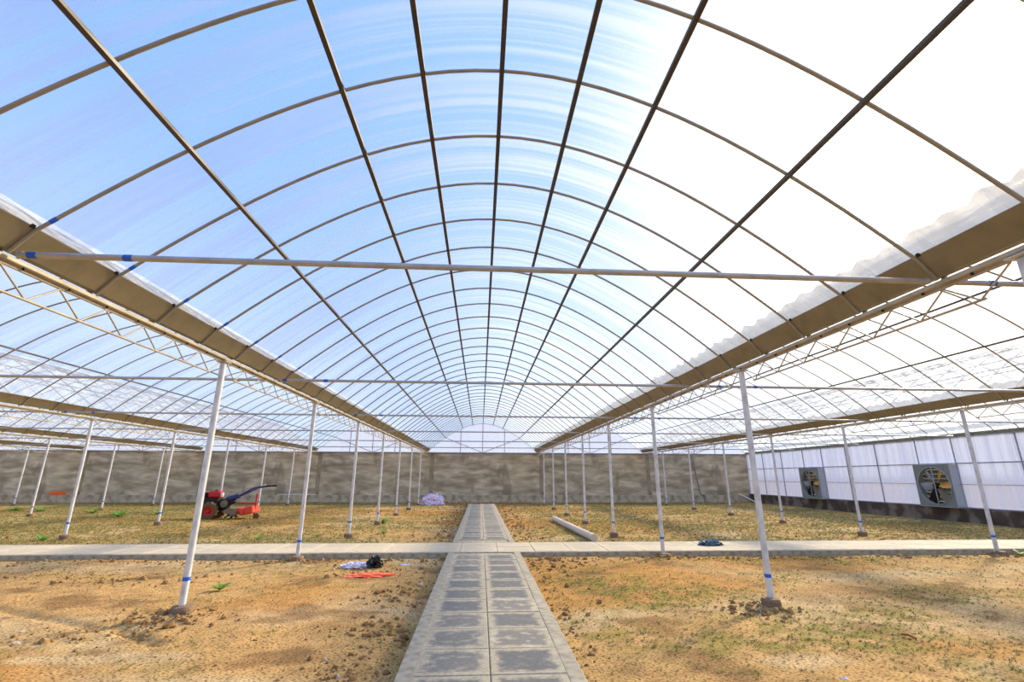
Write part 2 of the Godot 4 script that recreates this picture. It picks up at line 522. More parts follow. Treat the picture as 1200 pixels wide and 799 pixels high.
func place_clod(spots: Array, x: float, z: float, r: float) -> void:
	if (absf(x) < 0.84 and z > -31.6) or (z < -11.42 and z > -13.28) or z < -36.0 or z > -2.5 or x > 19.5: return
	r = minf(r, 0.075)
	var b := Basis.from_euler(Vector3(rng.randf() * TAU, rng.randf() * TAU, rng.randf() * TAU)).scaled(Vector3(r, r * 0.8, r))
	var t := rng.randf()
	var col := Color(0.24, 0.13, 0.055).lerp(Color(0.40, 0.24, 0.10), t)
	if rng.randf() < 0.02: col = Color(0.55, 0.45, 0.33)
	spots[rng.randi() % 3].append([Transform3D(b, Vector3(x, ground(x, z) + r * 0.25, z)), col])

func tuft_mesh(seed_: int, blades: int) -> ArrayMesh:
	var m := Mb.new()
	var r := RandomNumberGenerator.new()
	r.seed = seed_
	for k in blades:
		var a := r.randf() * TAU
		var o := Vector3(cos(a), 0, sin(a)) * r.randf() * 0.35
		var lean := Vector3(cos(a), 0, sin(a)) * r.randf_range(0.3, 1.0)
		var hgt := r.randf_range(0.5, 1.0)
		var w := Vector3(-sin(a), 0, cos(a)) * 0.06
		var mid := o + lean * 0.35 + Vector3.UP * hgt * 0.65
		var tip := o + lean + Vector3.UP * hgt * 0.85
		m.quad(o - w, o + w, mid + w * 0.8, mid - w * 0.8, Vector3.UP)
		m.tri(mid - w * 0.8, mid + w * 0.8, tip, Vector3.UP)
	return m.mesh()

func grass(parent: Node) -> void:
	var spots := [[], []]
	for k in 105000:
		var far := k > 36000
		var x := rng.randf_range(-11.0, 12.0) if not far else rng.randf_range(-25.0, 19.6)
		var z := rng.randf_range(-11.4, -3.8) if not far else -13.3 - 22.5 * pow(rng.randf(), 1.25)
		if absf(x) < 0.86 and z > -31.6: continue
		if rng.randf() > greenness(x, z) * (1.0 if far else 0.9): continue
		var s := rng.randf_range(0.018, 0.045) if not far else rng.randf_range(0.03, 0.085)
		var b := Basis(Vector3.UP, rng.randf() * TAU).scaled(Vector3(s * 1.3, s, s * 1.3))
		var t := rng.randf()
		var col := Color(0.34, 0.27, 0.07).lerp(Color(0.19, 0.25, 0.045), t * t)
		if rng.randf() < 0.3: col = Color(0.40, 0.30, 0.13)
		spots[k % 2].append([Transform3D(b, Vector3(x, ground(x, z) - 0.002, z)), col])
	for k in 2: scatter("short_grass", tuft_mesh(500 + k, 8), M.grass, spots[k], parent)

# ------------------------------------------------------------------ walkways
func slab_mesh(sx: float, sz: float, sy: float) -> ArrayMesh:
	var m := Mb.new()
	m.box(Vector3(0, -sy / 2.0, 0), Vector3(sx, sy, sz), Basis.IDENTITY, 0.006)
	for k in m.v.size(): m.t[k] = Vector2(m.v[k].x / sx + 0.5, m.v[k].z / sz + 0.5)
	return m.mesh()

func walkways() -> void:
	var top := 0.16
	var w := thing("walkway", Vector3.ZERO)
	tag(w, "grey paved concrete walkway running straight to the back wall", "walkway")
	for seg in [[-2.0, -11.5], [-13.2, -31.5]]:
		var zc: float = (seg[0] + seg[1]) / 2.0
		var l: float = absf(seg[0] - seg[1])
		put("bedding", one_box(Vector3(1.38, 0.23, l)), M.concrete, w, moved(Vector3(-0.015, 0.025, zc)))
		put("kerb", one_box(Vector3(0.15, 0.30, l), 0.01), M.concrete, w, moved(Vector3(-0.733, top - 0.15, zc)))
		put("kerb", one_box(Vector3(0.15, 0.30, l), 0.01), M.concrete, w, moved(Vector3(0.713, top - 0.15, zc)))
	var sm := slab_mesh(0.652, 0.640, 0.03)
	var z := -2.39
	while z > -31.4:
		if z > -11.2 or z < -13.5:
			for s in [-1, 1]:
				var o := put("slab", sm, M["slab_%d" % (rng.randi() % 6)], w, Transform3D(Basis(Vector3.UP, PI * (rng.randi() % 2)), Vector3(-0.010 + s * 0.331, top - 0.004 + rng.randf_range(-0.003, 0.003), z)))
				o.rotation.z = rng.randf_range(-0.004, 0.004)
		z -= 0.652
	var c := thing("cross_walkway", Vector3.ZERO)
	tag(c, "pale sunlit concrete walkway crossing the long walkway between the soil beds", "walkway")
	put("bedding", one_box(Vector3(39.8, 0.22, 1.46)), M.concrete, c, moved(Vector3(-0.1, 0.02, -12.35)))
	put("kerb", one_box(Vector3(39.8, 0.30, 0.12), 0.01), M.concrete, c, moved(Vector3(-0.1, top - 0.15, -11.56)))
	put("kerb", one_box(Vector3(39.8, 0.30, 0.12), 0.01), M.concrete, c, moved(Vector3(-0.1, top - 0.15, -13.14)))
	var cm := slab_mesh(0.837, 0.722, 0.03)
	for k in 47:
		for s in [0, 1]:
			put("slab", cm, M["cross_slab_%d" % (rng.randi() % 3)], c, Transform3D(Basis(Vector3.UP, PI * (rng.randi() % 2)), Vector3(-19.56 + k * 0.845, top + rng.randf_range(-0.002, 0.004), -11.985 - s * 0.73)))

# ------------------------------------------------------------------ frame
const ROWS := [[-4.0, 0, 6, "in the row just left of the walkway", "under the gutter just left of the walkway"], [4.0, -1, 6, "in the row just right of the walkway", "under the gutter just right of the walkway"], [-12.0, 2, 6, "in the second row left of the walkway", "under the second gutter left of the walkway"], [-20.0, 4, 6, "in the third row left of the walkway", "under the third gutter left of the walkway"], [-28.0, 6, 6, "in the fourth row left of the walkway, by the back wall", "under the fourth gutter left of the walkway"], [12.0, 1, 6, "in the second row right of the walkway", "under the second gutter right of the walkway"]]
const ORDER := ["nearest", "second", "third", "fourth", "fifth", "sixth", "seventh", "eighth"]

func posts() -> void:
	var pm := Mb.new()
	pm.box(Vector3(0, 1.65, 0), Vector3(0.074, 3.52, 0.074), Basis.IDENTITY, 0.014)
	var post := pm.mesh()
	var tape := one_box(Vector3(0.080, 0.07, 0.080), 0.014)
	var fm := Mb.new()
	fm.lathe(Vector3.ZERO, Vector3.UP, [[0.14, -0.15], [0.135, 0.10], [0.12, 0.13], [0.0, 0.14]], 14)
	var f := noise(91, 3.0, 2)
	for k in fm.v.size(): fm.v[k] *= 1.0 + 0.22 * f.get_noise_3dv(fm.v[k] * 2.0)
	var footing := fm.mesh()
	var cap := one_box(Vector3(0.16, 0.012, 0.16), 0.003)
	for r in ROWS:
		var count: int = r[2] - r[1] + 1
		for k in range(r[1], r[2] + 1):
			var zz := P0 - DP * k
			var o := thing("steel_post", Vector3(r[0], 0, zz))
			var place: int = k - r[1]
			var which: String = ORDER[place]
			if place == count - 1 and count > 1: which = "farthest"
			var lab := "%s pale steel post %s" % [which, r[3]]
			if k == -1: lab = "steel post with only its top in view, at the right picture edge"
			elif r[0] == 4.0: lab = "%s full-length pale steel post %s" % ["farthest" if k == 6 else ORDER[k], r[3]]
			elif count == 1: lab = "pale steel post standing leftmost of all, close to the back wall"
			tag(o, lab, "post", "greenhouse posts")
			put("shaft", post, M.post_steel, o)
			put("tape", tape, M.tape, o, moved(Vector3(0, 0.44 + 0.02 * sin(k * 3.0 + r[0]), 0)))
			put("footing", footing, M.footing, o, Transform3D(Basis(Vector3.UP, k * 1.3 + r[0]), Vector3(0.01, 0.0, 0.055 if k == 1 else 0.0)))
			put("head_plate", cap, M.post_steel, o, moved(Vector3(0, 3.412, 0)))

func trusses() -> void:
	var r := 0.0085
	var step := 0.568
	var webs := [one_rod(Vector3.ZERO, Vector3(0, 0.21, step / 2.0), r, 6), one_rod(Vector3.ZERO, Vector3(0, 0.21, -step / 2.0), r, 6)]
	var top := one_rod(Vector3(0, 3.415, -0.09), Vector3(0, 3.415, -DP + 0.09), 0.013, 8)
	var low := one_rod(Vector3(0, 3.195, -0.34), Vector3(0, 3.195, -0.42 - step * 6.0), 0.012, 8)
	for row in ROWS:
		var first: int = row[1] - 1
		if row[0] == 4.0: first = -1
		for k in range(first, 7):
			var o := thing("lattice_truss", Vector3(row[0], 0, P0 - DP * k))
			var place: int = k - first
			var which: String = "farthest" if k == 6 else ORDER[place]
			tag(o, "%s lattice truss span %s" % [which, row[4]], "truss", "lattice trusses between posts")
			put("top_chord", top, M.truss_steel, o)
			put("bottom_chord", low, M.truss_steel, o)
			for j in 7:
				var zz := -0.38 - step * j
				put("web_rod", webs[0], M.truss_steel, o, moved(Vector3(0, 3.195, zz)))
				put("web_rod", webs[1], M.truss_steel, o, moved(Vector3(0, 3.195, zz)))

func gutters() -> void:
	var z0 := Z0 - DA * ARCH_FIRST
	var l := z0 - WALL_Z - 0.1
	var m := Mb.new()
	var pr := [[-0.186, 3.722], [-0.178, 3.724], [-0.03, 3.540], [0.03, 3.540], [0.178, 3.724], [0.186, 3.722], [0.190, 3.716], [0.036, 3.525], [-0.036, 3.525], [-0.190, 3.716]]
	for k in pr.size():
		var a: Array = pr[k]
		var b: Array = pr[(k + 1) % pr.size()]
		var d := Vector2(b[0] - a[0], b[1] - a[1]).normalized()
		m.quad(Vector3(a[0], a[1], z0), Vector3(b[0], b[1], z0), Vector3(b[0], b[1], z0 - l), Vector3(a[0], a[1], z0 - l), Vector3(-d.y, d.x, 0))
	var trough := m.mesh()
	var lipm := one_rod(Vector3(0, 0, z0), Vector3(0, 0, z0 - l), 0.008, 6)
	var railm := one_box(Vector3(0.10, 0.044, l), 0.008)
	var clamp_mesh := one_box(Vector3(0.034, 0.014, 0.036), 0.003)
	var bolt := Mb.new()
	bolt.lathe(Vector3.ZERO, Vector3.UP, [[0.0, -0.02], [0.012, -0.02], [0.012, 0.0]], 8)
	var bolt_mesh := bolt.mesh()
	var names := {-4.0: "wide sheet-metal gutter just left of the walkway, running to the back wall", 4.0: "wide sheet-metal gutter just right of the walkway, running to the back wall", -12.0: "second sheet-metal gutter to the left of the walkway", -20.0: "third sheet-metal gutter to the left of the walkway", -28.0: "fourth sheet-metal gutter to the left, short piece above the back wall", 12.0: "second sheet-metal gutter to the right, between the two right bays"}
	for x in names:
		var o := thing("gutter", Vector3(x, 0, 0))
		tag(o, names[x], "gutter", "gutters between the roof bays")
		put("trough", trough, M.gutter_steel, o)
		for s in [-1, 1]:
			put("lip", lipm, M.gutter_steel, o, moved(Vector3(s * 0.184, 3.722, 0)))
		put("base_rail", railm, M.truss_steel, o, moved(Vector3(0, 3.458, (z0 + WALL_Z) / 2.0)))
		if absf(x) == 4.0:
			for k in range(0, 12):
				put("clamp", clamp_mesh, M.clamp, o, Transform3D(Basis(Vector3.BACK, signf(x) * -1.1), Vector3(-signf(x) * 0.196, 3.722, Z0 - DA * k + 0.036)))
			for k in range(0, 24):
				put("bolt", bolt_mesh, M.dark_metal, o, moved(Vector3(-signf(x) * 0.03, 3.436, Z0 + 0.3 - 0.466 * k)))

func roofs() -> void:
	var z0 := Z0 - DA * ARCH_FIRST
	var z1 := Z0 - DA * ARCH_LAST
	# one arch pipe
	var am := Mb.new()
	var path := PackedVector3Array()
	for k in range(0, arc.size(), 2): path.append(Vector3(arc[k].x, arc[k].y, 0))
	am.pipe(path, 0.0165, 8)
	var arch := am.mesh()
	# purlins
	var pm := one_box(Vector3(0.045, 0.03, z0 - WALL_Z), 0.0)
	# film: pulled down on the arches, slack between them
	var f := noise(301, 1.0, 3)
	var pos := []
	var uvs := []
	var per := 5
	var nz := (ARCH_LAST - ARCH_FIRST) * per + 4
	for r in nz + 1:
		var z := z0 - DA * r / per
		if r == nz: z = WALL_Z
		z = maxf(z, WALL_Z)
		var sag := sin(PI * r / per)
		for k in arc.size():
			var q := arc_normal(k)
			var tight := smoothstep(0.0, 6.0, k) * smoothstep(0.0, 6.0, arc.size() - 1 - k)
			var lift := 0.044 + tight * (0.018 * sag * sag * (1.0 + 0.8 * f.get_noise_2d(k * 0.08, r * 0.7)) + 0.004 * f.get_noise_2d(k * 0.15 + 30.0, r * 3.0))
			pos.append(Vector3(arc[k].x + q.x * lift, arc[k].y + q.y * lift, z))
			uvs.append(Vector2(z, float(k) / (arc.size() - 1)))
	var fm := Mb.new()
	fm.grid(pos, arc.size(), uvs)
	var sheet := fm.mesh()
	# loose hem of the film over the gutter on the sunny side
	var hm := Mb.new()
	var hp := []
	var hu := []
	var hr := 0
	var g := noise(302, 0.7, 2)
	var z := z0
	while z > WALL_Z:
		var wave := absf(sin(z * PI / 0.311)) * 0.035 + 0.03 * g.get_noise_1d(z * 2.0)
		for k in 4:
			var t := k / 3.0
			var x := lerpf(3.87, 3.70 - wave, t)
			hp.append(Vector3(x, roof_y(x) + 0.058 + 0.012 * sin(z * TAU / 0.311), z)); hu.append(Vector2(z * 0.5, t))
		hr += 1
		z -= 0.052
	hm.grid(hp, 4, hu)
	var hem := hm.mesh()
	var bays := [[0.0, "arched clear film roof over the middle bay with the walkway"], [-8.0, "arched film roof of the first bay left of the middle"], [8.0, "bright arched film roof of the first bay right of the middle"], [-16.0, "arched film roof of the second bay left of the middle"], [16.0, "arched film roof beside the fan wall"], [-24.0, "arched film roof of the third bay left of the middle"], [-32.0, "arched film roof of the fourth bay left, far at the picture edge"]]
	for b in bays:
		var o := thing("ceiling", Vector3(b[0], 0, 0))
		tag(o, b[1], "roof", "", "structure")
		put("roof_film", sheet, M.roof_film, o)
		if b[0] >= -4.0: put("film_hem", hem, M.skirt_film, o)
		for k in range(ARCH_FIRST, ARCH_LAST + 1):
			put("arch", arch, M.pipe_steel, o, moved(Vector3(0, 0, Z0 - DA * k)))
		put("arch", arch, M.pipe_steel, o, moved(Vector3(0, 0, WALL_Z + 0.05)))
		for x in PURLINS:
			put("purlin", pm, M.purlin_steel, o, moved(Vector3(x, roof_y(x) - 0.031, (z0 + WALL_Z) / 2.0)))
		if b[0] == 0.0 or absf(b[0]) == 8.0:
			var tape := one_rod(Vector3(0, 0, 0), Vector3(0.045, 0.038, 0), 0.0185, 8)
			for k in range(-1, 8):
				put("tape", tape, M.tape, o, moved(Vector3(-3.715, roof_y(-3.715), Z0 - DA * k)))

func ties() -> void:
	var zs := [-3.78, -9.0, -14.25, -19.4, -24.7, -30.2]
	var span := one_rod(Vector3(-3.88, 0, 0), Vector3(3.88, 0, 0), 0.026, 10)
	var edge := one_rod(Vector3(-3.88, 0, 0), Vector3(3.9, 0, 0), 0.026, 10)
	var tape := one_rod(Vector3(-0.035, 0, 0), Vector3(0.035, 0, 0), 0.0285, 10)
	var brace := one_box(Vector3(0.05, 0.05, 0.05), 0.006)
	for k in zs.size():
		var o := thing("tie_pipe", Vector3(0, 3.485, zs[k]))
		tag(o, "%s horizontal steel tie pipe crossing all the bays" % (ORDER[k] if k < 5 else "farthest"), "pipe", "horizontal tie pipes")
		for x in [-24.0, -16.0, -8.0, 0.0, 8.0, 16.0]:
			put("pipe", edge if x == 16.0 else span, M.tie_steel, o, moved(Vector3(x, 0, 0)))
			if k < 3:
				for t in [-3.78, -3.04]:
					put("tape", tape, M.tape, o, moved(Vector3(x + t + (0.0 if x < 4.0 else (-0.0 + 0.28 * (1 if t > -3.5 else 1))), 0, 0)))
			for s in [-1, 1]:
				put("bracket", brace, M.tie_steel, o, moved(Vector3(x + s * 3.87, 0, 0)))

# ------------------------------------------------------------------ walls
func back_wall() -> void:
	var o := thing("wall_back", Vector3.ZERO)
	tag(o, "rendered brown-grey masonry wall across the back with white film gables", "wall", "", "structure")
	var m := Mb.new()
	m.box(Vector3(-8.0, 1.5, WALL_Z - 0.12), Vector3(56.4, 3.8, 0.24))
	for k in m.v.size(): m.t[k] = Vector2((m.v[k].x + m.v[k].z) / 16.0, -m.v[k].y / 4.0)
	put("masonry", m.mesh(), M.render, o)
	put("plinth", one_box(Vector3(56.2, 1.0, 0.1), 0.015), M.plinth, o, moved(Vector3(-8.0, 0.0, WALL_Z + 0.05)))
	put("coping", one_box(Vector3(56.4, 0.05, 0.3), 0.008), M.concrete, o, moved(Vector3(-8.0, 3.41, WALL_Z - 0.12)))
	put("sill_rail", one_box(Vector3(56.0, 0.06, 0.05), 0.006), M.frame_steel, o, moved(Vector3(-8.0, 3.46, WALL_Z + 0.02)))
	for x in [-28.0, -20.0, -12.0, -4.0, 4.0, 12.0]:
		put("pilaster", one_box(Vector3(0.28, 3.4, 0.03), 0.01), M.render_plain, o, moved(Vector3(x + 0.35, 1.68, WALL_Z + 0.012)))
	# gables
	var g := Mb.new()
	var last := arc.size() - 1
	for k in last:
		var a := arc[k]
		var b := arc[k + 1]
		var i0 := g.add(Vector3(a.x, 3.44, 0), Vector3.BACK, Vector2(a.x / 8.0, 0))
		var i1 := g.add(Vector3(b.x, 3.44, 0), Vector3.BACK, Vector2(b.x / 8.0, 0))
		var i2 := g.add(Vector3(b.x, b.y, 0), Vector3.BACK, Vector2(b.x / 8.0, (b.y - 3.44) / 2.2))
		var i3 := g.add(Vector3(a.x, a.y, 0), Vector3.BACK, Vector2(a.x / 8.0, (a.y - 3.44) / 2.2))
		g.face(i0, i1, i2); g.face(i0, i2, i3)
	var gm := g.mesh()
	for x in [-32.0, -24.0, -16.0, -8.0, 0.0, 8.0, 16.0]:
		put("gable_film", gm, M.gable_film, o, moved(Vector3(x, 0, WALL_Z - 0.03)))
		for s in [-1.62, 0.0, 1.62]:
			put("gable_stud", one_box(Vector3(0.045, roof_y(s) - 3.45, 0.04), 0.004), M.frame_steel, o, moved(Vector3(x + s, (roof_y(s) + 3.45) / 2.0, WALL_Z + 0.03)))
		for s in [-1, 1]:
			put("gable_brace", one_rod(Vector3(x + s * 0.08, 3.5, WALL_Z + 0.08), Vector3(x + s * 2.72, 4.52, WALL_Z + 0.08), 0.022, 8), M.frame_steel, o)

func side_walls() -> void:
	# right: film on steel studs above a concrete plinth, with openings for the fans
	var o := thing("wall_right", Vector3.ZERO)
	tag(o, "white film side wall on steel studs above a dark stained concrete plinth", "wall", "", "structure")
	put("plinth", one_box(Vector3(0.26, 1.1, 41.0), 0.012), M.plinth_side, o, moved(Vector3(20.02, 0.03, -15.8)))
	put("eave_gutter", one_box(Vector3(0.16, 0.14, 41.0), 0.02), M.gutter_steel, o, moved(Vector3(20.06, 3.54, -15.8)))
	for y in [0.60, 1.52, 2.37, 3.45]:
		if y == 1.52:
			for seg in [[4.0, -19.78], [-21.5, -27.92], [-29.6, WALL_Z]]:
				put("rail", one_box(Vector3(0.03, 0.022, seg[0] - seg[1])), M.frame_steel, o, moved(Vector3(19.96, y, (seg[0] + seg[1]) / 2.0)))
		else:
			put("rail", one_box(Vector3(0.05, 0.045, 40.2), 0.004), M.frame_steel, o, moved(Vector3(19.96, y, -16.1)))
	for z in [-15.54, -17.1, -19.68, -21.45, -23.83, -25.9, -27.85, -29.55, -31.8, -34.0]:
		put("stud", one_box(Vector3(0.05, 2.9, 0.03), 0.005), M.frame_steel, o, moved(Vector3(19.965, 2.02, z)))
	# film panels
	var zs := [4.0, -3.1, -7.25, -11.39, -15.54, -17.1, -19.68, -21.45, -23.83, -25.9, -27.85, -29.55, -31.8, -34.0, WALL_Z]
	var f := noise(311, 0.8, 3)
	for k in zs.size() - 1:
		for half in [[0.6, 2.37], [2.37, 3.47]]:
			if half[0] < 1.0 and (absf(zs[k] + 19.68) < 0.01 or absf(zs[k] + 27.85) < 0.01): continue
			var m := Mb.new()
			var pos := []
			var uvs := []
			for r in 13:
				for q in 9:
					var z := lerpf(zs[k], zs[k + 1], q / 8.0)
					var y := lerpf(half[0], half[1], r / 12.0)
					var slack := (0.0 if r == 0 or r == 12 or q == 0 or q == 8 else 1.0)
					pos.append(Vector3(20.0 + slack * 0.02 * f.get_noise_2d(z * 4.0, y * 0.9), y, z)); uvs.append(Vector2(z / 5.0, y / 4.0))
			m.grid(pos, 9, uvs)
			put("film_panel", m.mesh(), M.wall_film, o)
	# left: beyond the picture's edge
	var l := thing("wall_left", Vector3.ZERO)
	tag(l, "film side wall closing the greenhouse far on the left", "wall", "", "structure")
	put("plinth", one_box(Vector3(0.26, 1.1, 41.0)), M.plinth_side, l, moved(Vector3(-36.02, 0.03, -15.8)))
	var lm := Mb.new()
	lm.grid([Vector3(-36, 0.58, 4), Vector3(-36, 0.58, WALL_Z), Vector3(-36, 3.5, 4), Vector3(-36, 3.5, WALL_Z)], 2, [Vector2(0, 0), Vector2(8, 0), Vector2(0, 1), Vector2(8, 1)])
	put("film_panel", lm.mesh(), M.wall_film, l)

func fan(zc: float, label: String) -> void:
	var o := thing("exhaust_fan", Vector3(19.62, 1.455, zc))
	tag(o, label, "fan", "exhaust fans in the side wall")
	# the housing: a square box with a round opening towards the greenhouse (its front looks along -x)
	var s := 0.86
	var r := 0.78
	var m := Mb.new()
	var seg := 48
	for k in seg:
		var a := TAU * k / seg
		var b := TAU * (k + 1) / seg
		var pa := Vector3(0, sin(a), cos(a))
		var pb := Vector3(0, sin(b), cos(b))
		var ea := pa * (s / maxf(absf(pa.y), absf(pa.z)))
		var eb := pb * (s / maxf(absf(pb.y), absf(pb.z)))
		m.quad(pa * r, pb * r, eb, ea, Vector3.LEFT)
		m.quad(pa * r, pb * r, pb * r + Vector3(0.16, 0, 0), pa * r + Vector3(0.16, 0, 0), -(pa + pb))
	put("front_plate", m.mesh(), M.fan_inside, o)
	for q in [[Vector3(0.2, 0, s + 0.012), Vector3(0.44, 2.0 * s + 0.04, 0.024)], [Vector3(0.2, 0, -s - 0.012), Vector3(0.44, 2.0 * s + 0.04, 0.024)], [Vector3(0.2, s + 0.012, 0), Vector3(0.44, 0.024, 2.0 * s)], [Vector3(0.2, -s - 0.012, 0), Vector3(0.44, 0.024, 2.0 * s)]]:
		put("housing_panel", one_box(q[1], 0.004), M.fan_steel, o, moved(q[0]))
	var rim := Mb.new()
	var ring := PackedVector3Array()
	for k in seg + 1: ring.append(Vector3(-0.01, sin(TAU * k / seg) * r, cos(TAU * k / seg) * r))
	rim.pipe(ring, 0.016, 6, false)
	put("ring", rim.mesh(), M.fan_steel, o)
	# blades
	for k in 6:
		var a := TAU * (k + 0.08) / 6.0
		var bm := Mb.new()
		var rad := Vector3(0, sin(a), cos(a))
		var tng := Vector3(0, cos(a), -sin(a))
		var pos := []
		for j in 7:
			var t := j / 6.0
			var w := lerpf(0.09, 0.17, smoothstep(0.0, 0.7, t))
			var pitch := lerpf(0.75, 0.42, t)
			var dir := tng * cos(pitch) + Vector3.RIGHT * sin(pitch)
			for e in 5:
				var u := (e - 2) / 2.0
				pos.append(rad * lerpf(0.10, 0.74, t) + dir * w * u + Vector3(0.1 + 0.02 * u * u, 0, 0))
		bm.grid(pos, 5)
		var back := Mb.new()
		put("blade", bm.mesh(), [M.blade_reflection, M.blade_reflection, M.blade_steel, M.blade_steel, M.dark_metal, M.dull_cover][k], o)  # like steel blades; reflections and shade painted in as differing colours
	var hub := Mb.new()
	hub.lathe(Vector3(0.18, 0, 0), Vector3.LEFT, [[0.13, 0.0], [0.13, 0.14], [0.10, 0.17], [0.0, 0.18]], 20)
	put("hub", hub.mesh(), M.dark_metal, o)
	put("strut", one_box(Vector3(0.03, 2.0 * r, 0.035)), M.fan_steel, o, moved(Vector3(-0.02, 0, 0.04)))
	put("strut", one_box(Vector3(0.03, 0.035, 2.0 * r)), M.fan_inside, o, moved(Vector3(0.24, -0.18, 0)))
	var motor := Mb.new()
	motor.lathe(Vector3(0.24, -0.42, 0.18), Vector3.LEFT, [[0.0, -0.12], [0.11, -0.12], [0.11, 0.1], [0.0, 0.12]], 16)
	put("motor", motor.mesh(), M.dark_metal, o)
	for k in 9:
		put("louver", one_box(Vector3(0.012, 0.20, 2.0 * s - 0.02)), M.fan_inside, o, Transform3D(Basis(Vector3.BACK, 0.45), Vector3(0.38, -0.76 + k * 0.19, 0)))

# ------------------------------------------------------------------ things on the ground
func tractor() -> void:
	var g := ground(-11.06, -22.8)
	var o := thing("walking_tractor", Vector3(-11.06, g - 0.02, -22.8), 0.06)
	tag(o, "red and black walk-behind tractor with blue handlebars and an orange-red rotary tiller", "tractor")
	for s in [-1, 1]:
		var w := Mb.new()
		w.lathe(Vector3(-0.62, 0.36, s * 0.30 + 0.1 * s), Vector3(0, 0, s), [[0.20, -0.09], [0.33, -0.09], [0.36, -0.05], [0.36, 0.05], [0.33, 0.09], [0.20, 0.09], [0.20, -0.09]], 24)
		var wheel := put("wheel", w.mesh(), M.muddy_tyre, o)
		var lg := Mb.new()
		for k in 14:
			var a := TAU * k / 14.0
			lg.box(Vector3(-0.62 + cos(a) * 0.365, 0.36 + sin(a) * 0.365, s * 0.40), Vector3(0.05, 0.045, 0.19), Basis(Vector3.BACK, a) * Basis(Vector3.RIGHT, 0.0), 0.006)
		put("lugs", lg.mesh(), M.muddy_tyre, wheel)
		var h := Mb.new()
		h.lathe(Vector3(-0.62, 0.36, s * 0.40), Vector3(0, 0, s), [[0.21, -0.02], [0.20, 0.04], [0.10, 0.02], [0.07, 0.07], [0.0, 0.08]], 20)
		put("hub", h.mesh(), M.red_paint, wheel)
	var e := Mb.new()
	e.box(Vector3(-0.80, 0.70, 0), Vector3(0.78, 0.42, 0.44), Basis.IDENTITY, 0.04)
	e.box(Vector3(-1.05, 0.98, 0), Vector3(0.30, 0.30, 0.40), Basis.IDENTITY, 0.03)
	e.box(Vector3(-0.72, 0.45, 0), Vector3(0.7, 0.16, 0.30), Basis.IDENTITY, 0.02)
	put("engine", e.mesh(), M.dark_metal, o)
	var t := Mb.new()
	t.box(Vector3(-0.60, 1.04, 0), Vector3(0.54, 0.30, 0.42), Basis.IDENTITY, 0.07)
	var tank := put("fuel_tank", t.mesh(), M.red_paint, o)
	var tc := Mb.new()
	tc.lathe(Vector3(-0.6, 1.18, 0), Vector3.UP, [[0.05, 0.0], [0.05, 0.05], [0.0, 0.06]], 12)
	put("cap", tc.mesh(), M.dark_metal, tank)
	var ex := Mb.new()
	ex.lathe(Vector3(-0.28, 1.02, 0.14), Vector3.UP, [[0.0, -0.08], [0.06, -0.08], [0.07, 0.0], [0.06, 0.08], [0.0, 0.09]], 12)
	put("muffler", ex.mesh(), M.white_paint, o)
	var gb := Mb.new()
	gb.box(Vector3(-0.16, 0.62, 0), Vector3(0.36, 0.46, 0.32), Basis.IDENTITY, 0.04)
	gb.box(Vector3(0.10, 0.74, 0), Vector3(0.34, 0.24, 0.26), Basis(Vector3.BACK, 0.4), 0.04)
	put("gearbox", gb.mesh(), M.dark_metal, o)
	var pu := Mb.new()
	pu.lathe(Vector3(-0.12, 0.66, 0.19), Vector3.BACK, [[0.15, -0.02], [0.15, 0.04], [0.12, 0.03], [0.03, 0.05], [0.0, 0.05]], 20)
	put("pulley", pu.mesh(), M.dull_cover, o)
	var hb := Mb.new()
	hb.box(Vector3(0.14, 0.90, 0), Vector3(0.56, 0.20, 0.24), Basis(Vector3.BACK, 0.30), 0.04)
	put("gear_cover", hb.mesh(), M.blue_paint, o)
	for s in [-1, 1]:
		var bar := Mb.new()
		bar.pipe(PackedVector3Array([Vector3(0.30, 0.92, s * 0.10), Vector3(0.70, 1.13, s * 0.20), Vector3(1.05, 1.31, s * 0.30), Vector3(1.40, 1.37, s * 0.34), Vector3(1.74, 1.39, s * 0.35)]), 0.032, 10)
		var hnd := put("handlebar", bar.mesh(), M.blue_paint, o)
		put("grip", one_rod(Vector3(1.56, 1.385, s * 0.35), Vector3(1.78, 1.395, s * 0.35), 0.04, 10), M.dark_metal, hnd)
	put("crossbar", one_rod(Vector3(1.02, 1.29, -0.30), Vector3(1.02, 1.29, 0.30), 0.03, 8), M.blue_paint, o)
	put("lever", one_rod(Vector3(1.22, 1.34, 0.1), Vector3(1.45, 1.45, 0.1), 0.02, 8), M.white_paint, o)
	var rc := Mb.new()
	var pos := []
	for k in 9:
		var a := lerpf(0.15, PI - 0.5, k / 8.0)
		for z in [-0.42, 0.42]: pos.append(Vector3(0.28 + cos(a) * 0.40, 0.22 + sin(a) * 0.26, z))
	rc.grid(pos, 2)
	for z in [-0.42, 0.42]:
		for k in 8:
			rc.tri(Vector3(0.28, 0.16, z), pos[k * 2] * Vector3(1, 1, 0) + Vector3(0, 0, z), pos[k * 2 + 2] * Vector3(1, 1, 0) + Vector3(0, 0, z), Vector3(0, 0, z))
	put("rotor_hood", rc.mesh(), M.dull_cover, o)
	var bl := Mb.new()
	bl.rod(Vector3(0.22, 0.2, -0.44), Vector3(0.22, 0.2, 0.44), 0.05, 8)
	for k in 14:
		var a := k * 2.4
		bl.box(Vector3(0.22 + cos(a) * 0.13, 0.2 + sin(a) * 0.12, -0.4 + k * 0.06), Vector3(0.2, 0.05, 0.02), Basis(Vector3.BACK, a), 0.004)
	put("tines", bl.mesh(), M.dark_metal, o)
	var cv := Mb.new()
	cv.box(Vector3(0.64, 0.34, 0), Vector3(0.34, 0.28, 0.84), Basis(Vector3.BACK, -0.12), 0.03)
